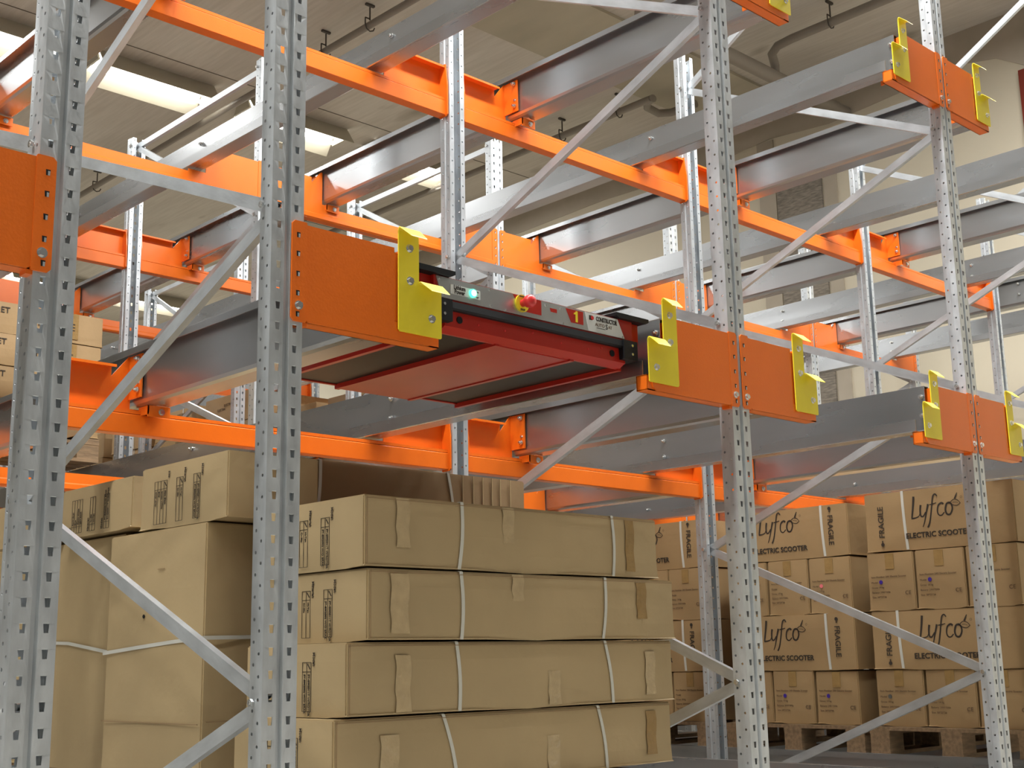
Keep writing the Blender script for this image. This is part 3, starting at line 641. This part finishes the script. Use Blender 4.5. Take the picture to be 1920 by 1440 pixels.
def lyfco_mesh():
    mb = MB()
    def st(P, w0, w1=None, n=7):
        q = spl(P, n); k = len(q); w1 = w0 if w1 is None else w1
        ribbon(mb, q, [w0+(w1-w0)*i/(k-1) for i in range(k)])
    st([(1.5, 10.2), (1.0, 6.5), (0.3, 2.6), (0.0, 1.0)], 1.05, 0.7)          # L stem
    st([(-0.3, 0.75), (1.5, 0.8), (3.3, 1.4), (3.9, 2.6)], 0.75, 0.25)        # L foot
    st([(4.6, 6.2), (4.2, 4.0), (4.3, 1.6), (5.4, 1.2), (6.8, 3.0)], 0.95, 0.55)   # y left
    st([(8.1, 6.3), (7.0, 2.6), (5.9, -1.2), (4.9, -3.4)], 0.95, 0.3)         # y tail
    st([(12.6, 9.3), (11.7, 10.3), (10.6, 9.4), (10.0, 6.5), (9.2, 2.2), (8.3, -1.6), (7.2, -3.8)], 0.55, 0.75)  # f
    st([(8.7, 5.9), (10.2, 6.1), (12.0, 6.5)], 0.5, 0.35)                     # f bar
    st([(15.3, 5.6), (14.4, 6.2), (12.9, 5.3), (12.3, 3.0), (12.7, 1.3), (14.0, 0.9), (15.4, 2.1)], 0.85, 0.45)   # c
    st([(18.4, 6.0), (16.8, 5.6), (16.0, 3.2), (16.6, 1.2), (18.1, 1.1), (19.2, 3.2), (18.9, 5.3), (17.9, 6.0)], 0.85, 0.7)  # o
    st([(18.0, 6.1), (19.5, 4.9), (21.5, 4.5), (23.0, 5.4)], 0.35, 0.25)      # leaf
    st([(18.6, 6.2), (20.2, 7.2), (22.0, 6.6), (23.1, 5.3)], 0.35, 0.25)
    st([(19.6, 5.9), (20.8, 5.9), (22.0, 5.5)], 0.2, 0.15)
    st([(20.6, 7.4), (21.4, 9.0), (21.9, 9.9)], 0.75, 0.3)                    # accent
    q = [(23.6+0.45*math.cos(a*math.pi/4), 7.9+0.45*math.sin(a*math.pi/4)) for a in range(9)]; ribbon(mb, q, 0.12)
    mb.v = [(v[0]-11.5, v[1]-3.2, v[2]) for v in mb.v]
    sc = 0.0105
    mb.v = [(v[0]*sc, v[1]*sc, v[2]) for v in mb.v]
    return mb.mesh('logo_print', M['ink'])
LYF = lyfco_mesh()
ES = text_mesh('ELECTRIC SCOOTER', 0.034, M['ink'], 0.0009, 0, 1.02)
FR = text_mesh('FRAGILE', 0.040, M['ink'], 0.0003, 0, 0.98)
def arrow_mesh():
    mb = MB(); mb.box(-0.003, 0.003, -0.012, 0.006, 0, 0.0005); mb.cyl((0, 0.006, 0.0003), 0.009, 0.0005, 'z', 10); return mb.mesh('arrow_print', M['ink'])
ARW = arrow_mesh()
def print_long(o, dims, mirror=False, with_logo=True):
    x0, x1, y0, y1, z0, z1 = dims; xs = x0-0.0053; ym = (y0+y1)/2; zm = (z0+z1)/2
    R, U = NEG_X
    if not mirror:
        yl = y0+0.39
        put('logo_print', LYF, o, R, U, (xs, yl, zm+0.035)); put('caption_print', ES, o, R, U, (xs, yl, zm-0.075))
        put('fragile_print', FR, o, (0, 0, -1), (0, -1, 0), (xs, y0+0.095, zm)); put('arrow_print', ARW, o, (0, -1, 0), (0, 0, 1), (xs, y0+0.095, zm+0.098))
    else:
        yl = y1-0.365
        put('logo_print', LYF, o, R, U, (xs, yl, zm+0.030)); put('caption_print', ES, o, R, U, (xs, yl, zm-0.075))
        put('fragile_print', FR, o, (0, 0, 1), (0, 1, 0), (xs, y1-0.085, zm)); put('arrow_print', ARW, o, (0, 1, 0), (0, 0, -1), (xs, y1-0.085, zm-0.098))
LN = [text_mesh('Item Number: 24V Electric Scooter', 0.0125, M['inkfaint'], 0, 0, 1, 'LEFT'), text_mesh('Model:', 0.0125, M['inkfaint'], 0, 0, 1, 'LEFT'),
      text_mesh('Gross: 14 kg', 0.0125, M['inkfaint'], 0, 0, 1, 'LEFT'), text_mesh('Battery: 24V/10Ah', 0.0125, M['inkfaint'], 0, 0, 1, 'LEFT'), text_mesh('Size: 50*25*26', 0.0125, M['inkfaint'], 0, 0, 1, 'LEFT')]
CE = text_mesh('CE', 0.024, M['inkfaint'], 0.0002, 0, 1.1)
DOT = {}
for k in ('inkblue', 'inkpink', 'inkgrey'): DOT[k] = MB().cyl((0, 0, 0.0004), 0.0095, 0.0008, 'z', 16).mesh('colour_dot', M[k])
def print_small(o, dims, dot):
    x0, x1, y0, y1, z0, z1 = dims; xs = x0-0.0048; R, U = NEG_X
    for i, (l, dz) in enumerate(zip(LN, (0.130, 0.105, 0.082, 0.060, 0.038))):
        put('line_print', l, o, R, U, (xs, y1-0.018, z0+dz+0.022))
    put('ce_print', CE, o, R, U, (xs, y0+0.035, z0+0.075))
    if dot: put('colour_dot', DOT[dot], o, R, U, (xs-0.0006, y1-0.068, z0+0.128))
    tp = MB(); tp.box(xs-0.0005, xs+0.001, (y0+y1)/2-0.022, (y0+y1)/2+0.022, z1-0.075, z1-0.004); tp.build('tape', M['tapebrown'], o)
def pallet(x0, x1, y0, y1, zt, label):
    h = 0.125; zt -= 0.002; t = thing('pallet', label, 'pallet', ((x0+x1)/2, (y0+y1)/2, zt-h), 'wooden pallets under the cartons')
    for i in range(5):
        b = MB(); xa = x0+(x1-x0-0.12)*i/4; b.box(xa, xa+0.12, y0, y1, zt-0.016, zt); b.build('deck_board', M['wood'], t)
    for i in range(3):
        b = MB(); ya = y0+(y1-y0-0.10)*i/2; b.box(x0, x1, ya, ya+0.10, zt-0.032, zt-0.016); b.build('cross_board', M['wood'], t)
        b = MB(); b.box(x0, x1, ya, ya+0.10, zt-h, zt-h+0.018); b.build('bottom_board', M['wood'], t)
        for k in range(3):
            b = MB(); xa = x0+(x1-x0-0.12)*k/2; b.box(xa, xa+0.12, ya+0.002, ya+0.098, zt-h+0.018, zt-0.032); b.build('block', M['wood'], t)
SX = 3.76
stacks = [('right', 0.035, 0.775, True, -0.858, [['inkblue', 'inkblue', 'inkblue'], ['inkgrey', 'inkgrey', 'inkpink']]),
          ('middle', 0.862, 1.585, False, -0.882, [['inkpink', None, 'inkpink'], [None, 'inkblue', 'inkblue']]),
          ('left', 1.735, 2.46, False, -0.882, [[None, 'inkblue', None], [None, 'inkpink', None]])]
for nm, ya, yb, mir, ztop, dots in stacks:
    zs = [(-1.912, -1.664), (-1.662, -1.402), (-1.398, -1.134), (-1.128, ztop)]
    pallet(SX-0.03, SX+0.97, ya-0.03, yb+0.03, -1.915, 'wooden pallet under the %s of the three scooter carton stacks' % nm)
    for k, (za, zb) in enumerate(zs):
        if k % 2 == 1:
            d = (SX+(0.0 if k == 1 else 0.02), SX+0.94, ya+(0.01 if k == 3 else 0), yb-(0.0 if k == 3 else 0.004), za, zb)
            o = carton_obj('carton', '%s long printed electric scooter carton with white strap in the %s scooter stack' % ('top' if k == 3 else 'lower', nm), 'long scooter cartons', d, M['card2'], bulge=0.005)
            print_long(o, d, mir); strap_x(o, d, (yb-(0.20 if k == 3 else 0.14) if mir else ya+0.155), -0.01)
        else:
            row = 'upper' if k == 2 else 'bottom'; w_ = (yb-ya)/3
            for i in range(3):
                y1_ = yb - i*w_ - 0.003; y0_ = y1_ - w_ + 0.010
                jx = random.uniform(0, 0.012)
                d = (SX+jx, SX+0.46+jx, y0_, y1_, za, zb-random.uniform(0.0, 0.006))
                pos = ['left', 'middle', 'right'][i]
                o = carton_obj('carton', 'small scooter part carton, %s in the %s row of small cartons, %s scooter stack' % (pos, row, nm), 'small scooter cartons', d, M['card2'], bulge=0.003)
                print_small(o, d, dots[0 if k == 2 else 1][i])
                if i == 2:
                    d2 = (SX+0.475, SX+0.935, y0_, y1_, za, zb-0.003)
                    o2 = carton_obj('carton', 'small plain carton behind the right one, %s row, %s scooter stack' % (row, nm), 'small scooter cartons', d2, M['card2'], bulge=0.003)

# long plain cartons in front, first bay
LB = [(0.388, 1.560, 0.20, 0.66, -1.342, -1.156), (0.396, 1.625, 0.195, 0.66, -1.531, -1.348), (0.335, 1.612, 0.20, 0.66, -1.720, -1.537), (0.300, 1.600, 0.205, 0.66, -1.907, -1.726)]
strp = [[(0.725, 0.0, -0.012), (1.345, 0, 0.0)], [(0.715, 0, 0.0), (1.30, 0, -0.016)], [(0.700, 0, 0.01), (1.295, 0, 0.03)], [(0.655, 0, 0.05), (1.26, 0, 0.035)]]
tps = [[(0.515, 0.045, -1.160, -1.290, 'tape'), (0.902, 0.045, -1.160, -1.262, 'tape'), (1.425, 0.040, -1.165, -1.325, 'tapebrown')], [(0.500, 0.06, -1.36, -1.515, 'tape'), (0.930, 0.045, -1.350, -1.425, 'tape'), (1.465, 0.045, -1.36, -1.47, 'tapebrown')],
       [(0.515, 0.050, -1.57, -1.715, 'tape'), (1.075, 0.05, -1.62, -1.715, 'tape'), (1.50, 0.045, -1.57, -1.70, 'tape')], [(0.475, 0.06, -1.77, -1.905, 'tape'), (1.07, 0.05, -1.80, -1.905, 'tape'), (1.50, 0.045, -1.75, -1.88, 'tapebrown')]]
def label_side(o, d, flip=False, full=False):
    """printed tables on the -x end"""
    x0, x1, y0, y1, z0, z1 = d; xs = x0-0.0052; H = z1-z0
    g = MB()
    def rect(ya, yb, za, zb, w_=0.0012):
        g.box(xs-0.0004, xs+0.0006, ya, yb, za-w_/2, za+w_/2); g.box(xs-0.0004, xs+0.0006, ya, yb, zb-w_/2, zb+w_/2)
        g.box(xs-0.0004, xs+0.0006, ya-w_/2, ya+w_/2, za, zb); g.box(xs-0.0004, xs+0.0006, yb-w_/2, yb+w_/2, za, zb)
    R, U = ((0, 0, -1), (0, -1, 0)) if not flip else ((0, 0, 1), (0, 1, 0))
    def tx(s_, sz, y, z): put('line_print', text_mesh(s_, sz, M['ink'], 0.0002, 0, 1, 'LEFT'), o, R, U, (xs-0.0004, y, z))
    def table(yc, rows_, title, lines, wrow=0.019):
        nonlocal g; g = MB()
        ya = yc-wrow*rows_/2; yb = yc+wrow*rows_/2; za, zb = z0+H*0.06, z1-H*0.26
        rect(ya, yb, za, zb); zc = zb-H*0.13 if not flip else za+H*0.13
        g.box(xs-0.0004, xs+0.0006, ya, yb, zc-0.0006, zc+0.0006)
        for r_ in range(1, rows_): g.box(xs-0.0004, xs+0.0006, ya+wrow*r_-0.0006, ya+wrow*r_+0.0006, za, zb)
        zt = (z1-H*0.12) if not flip else (z0+H*0.06)
        tx(title, 0.013, (ya-0.012) if not flip else (yb+0.012), zt)
        for i, l in enumerate(lines):
            yy = ya+wrow*(i+0.5); tx(l, 0.0100, yy, (zc-0.006) if not flip else (zc+0.006))
            if i == 0 and not flip: g.prism([(yy-0.006, (zb+zc)/2-0.004), (yy-0.004, (zb+zc)/2-0.006), (yy+0.006, (zb+zc)/2+0.006), (yy+0.004, (zb+zc)/2+0.008)], 'x', xs-0.0004, xs+0.0006)
        g.build('table_print', M['ink'], o)
    table(y0+0.165, 2, 'Model:', ['SY-GM2011T W/ROTOR', 'SY-BM2002 W/O BRAK'])
    table(y0+0.265, 2, 'Material:', ['Hi-Ten', 'Cr-Mo'])
    if full: table(y0+0.38, 4, 'Size:', ['Matt Black', 'Glossy White', 'Blue', 'Silver Grey'])
pn = ['top', 'second from the top', 'third from the top', 'lowest']
for i, d in enumerate(LB):
    o = carton_obj('carton', 'long plain carton with two straps, %s of the front stack' % pn[i], 'long plain cartons of the front stack', d, M['card'], bulge=0.005)
    label_side(o, d)
    for x, _, ln in strp[i]: strap_y(o, d, x, ln)
    for a in tps[i]: tape(o, d, *a)
    fl = MB(); fl.box(d[0]+0.004, d[1]-0.01, d[2]-0.0055, d[2]-0.0035, d[5]-0.010, d[5]-0.008); fl.box(d[0]+0.006, d[0]+0.0085, d[2]-0.0055, d[2]-0.0030, d[4]+0.004, d[5]-0.004); fl.build('flap_edge', M['cardlong'], o)
pallet(0.40, 1.40, 0.18, 0.98, -1.912, 'wooden pallet under the front stack of long plain cartons')
# tall plain cartons and labelled ones behind, first bay
d = (0.30, 1.36, 0.835, 1.425, -1.915, -1.178); o = carton_obj('tall_carton', 'tall plain carton behind the second upright with a loose strap around it', None, d, M['card'], bulge=0.01)
sb = MB(); zz = -1.51
pts = [(0.60, 0.828, zz+0.004), (0.293, 0.828, zz), (0.290, 1.0, zz-0.008), (0.287, 1.2, zz-0.02), (0.290, 1.43, zz-0.034)]
def band(mb, pts, h=0.011):
    vs = []
    for p in pts: vs += [(p[0], p[1], p[2]-h/2), (p[0], p[1], p[2]+h/2)]
    n = len(pts); mb.add(vs, [(2*i, 2*i+1, 2*i+3, 2*i+2) for i in range(n-1)])
    mb.add([(v[0]+0.001, v[1]+0.001, v[2]) for v in vs], [(2*i, 2*i+2, 2*i+3, 2*i+1) for i in range(n-1)])
band(sb, pts); sb.build('strap', M['strap'], o)
cs = MB(); cs.box(0.289, 0.292, 0.84, 1.42, -1.752, -1.749); cs.box(0.31, 1.3, 0.824, 0.827, -1.745, -1.742); cs.box(0.2905, 0.2935, 1.06, 1.10, -1.30, -1.2985); cs.build('crease', M['cardlong'], o)
hn = MB(); hn.cyl((0.2885, 1.17, -1.438), 0.006, 0.002, 'x', 8); hn.build('hand_hole', M['black'], o)  # black disc on the carton face, painted as the shade inside a hole
d = (0.36, 1.36, 1.45, 2.3, -1.915, -1.160); o = carton_obj('tall_carton', 'tall plain carton right of the nearest post, behind the strapped one', None, d, M['card'], bulge=0.008)
sb = MB(); band(sb, [(0.349, 1.435, -1.548), (0.345, 1.8, -1.505), (0.347, 2.29, -1.49)]); sb.build('strap', M['strap'], o)
d = (0.36, 1.36, 2.32, 3.2, -1.915, -1.150); o = carton_obj('tall_carton', 'tall plain carton at the left edge of the photo behind the nearest post', None, d, M['card'], bulge=0.008)
sb = MB(); band(sb, [(0.347, 2.33, -1.49), (0.345, 3.1, -1.48)]); sb.build('strap', M['strap'], o)
pallet(0.36, 1.36, 1.02, 2.3, -1.915, 'wooden pallet under the tall plain cartons'); pallet(0.36, 1.36, 2.33, 3.2, -1.915, 'wooden pallet under the leftmost tall carton')
d = (0.305, 0.62, 0.735, 1.245, -1.172, -0.978); o = carton_obj('carton', 'labelled carton lying tilted on the tall carton beside the second post', None, d, M['card'], tilt=0.0)
label_side(o, d, False, True)
d = (0.315, 0.62, 1.325, 1.83, -1.150, -0.985); o = carton_obj('carton', 'crumpled labelled carton lying right of the nearest post', None, d, M['card'])
label_side(o, d, True, True)
d = (0.32, 0.60, 1.90, 2.4, -1.148, -0.99); o = carton_obj('carton', 'plain carton end peeking out between the nearest post and the crumpled carton', None, d, M['card'])
d = (0.30, 0.60, 2.5, 3.0, -1.148, -0.98); o = carton_obj('carton', 'plain carton at the left edge of the photo on the tall cartons', None, d, M['card'])
d = (0.66, 1.66, 0.90, 1.27, -1.12, -0.938); 
o = carton_obj('carton', 'dull brown strapped long carton lying behind the front stack under the beam', None, (0.62, 1.66, 0.905, 1.40, -1.172, -0.945), M['cardlong'], tilt=0.0)
dd = (0.62, 1.66, 0.905, 1.40, -1.172, -0.945)
strap_y(o, dd, 0.745, -0.02); strap_y(o, dd, 1.285, 0.03)
cr = MB()
for xx in (1.35, 1.40, 1.445, 1.49, 1.53, 1.58): cr.box(xx, xx+0.004, 0.8985, 0.901, -1.16, -0.947)
cr.build('crease', M['card'], o)

# cartons on the racks further back
def far_stack(x0, x1, y0, y1, z0, h, n, where, m='card2', printed=None, pal=True):
    if pal: pallet(x0, x1, y0, y1, z0, 'wooden pallet under the carton stack %s' % where)
    for i in range(n):
        d = (x0+random.uniform(0, 0.02), x1-random.uniform(0, 0.02), y0+random.uniform(0, 0.01), y1-random.uniform(0, 0.01), z0+0.002+i*h, z0+(i+1)*h-0.003)
        pos = 'bottom' if i == 0 else ('top' if i == n-1 else ordw[i]+' from the bottom')
        o = carton_obj('carton', 'carton %s, %s' % (where, pos), 'cartons further back', d, M[m], bulge=0.004)
        if printed == 'fragile' and i >= 1:
            put('fragile_print', text_mesh('FRAGILE', 0.055, M['ink'], 0.0006), o, (1, 0, 0), (0, 0, 1), (d[1]-0.26, d[2]-0.006, (d[4]+d[5])/2+0.0))
            put('line_print', text_mesh('ET', 0.045, M['ink'], 0.0004), o, (1, 0, 0), (0, 0, 1), (d[0]+0.465, d[2]-0.006, d[5]-0.045))
            tp = MB(); tp.box(d[1]-0.20, d[1]-0.14, d[2]-0.0055, d[2]-0.004, d[4]+0.02, d[5]-0.003); tp.build('tape', M['tapebrown'], o)
        if printed == 'x':
            for q in range(3):
                put('line_print', text_mesh('ELECTRIC', 0.03, M['inkfaint'], 0.0002), o, NEG_X[0], NEG_X[1], (d[0]-0.006, (d[2]+d[3])/2+0.1*q-0.1, d[5]-0.05-0.03*q))
            strap_x(o, d, d[2]+0.22, 0.0)
far_stack(0.42, 1.44, 3.90, 4.26, -0.405, 0.166, 4, 'behind the nearest post, left of the shuttle', 'card2', 'fragile')
for q, (ya, yb) in enumerate(((4.45, 5.15), (5.28, 5.98), (6.12, 6.85), (7.0, 7.7), (7.85, 8.5), (8.65, 9.4))):
    far_stack(3.78, 4.70, ya, yb, -0.410, 0.24, 3 if q < 2 else 4, 'in %s stack, lower level, third bay' % ordw[q], 'card2', 'x')
for q, (ya, yb) in enumerate(((3.4, 4.1), (4.5, 5.3), (5.9, 6.7), (7.2, 8.0))):
    far_stack(0.45 if q == 0 else 0.6, 1.38, ya, yb, -1.915, 0.255, 4, 'in %s floor stack behind the tall cartons' % ordw[q], 'card2', None)
for q, (ya, yb) in enumerate(((3.1, 3.85), (4.0, 4.75), (4.95, 5.7), (5.9, 6.65), (6.9, 7.7), (7.9, 8.7))):
    far_stack(2.18, 2.98, ya, yb, -1.915, 0.26, 4, 'in %s floor stack, second bay' % ordw[q], 'card2', 'x')
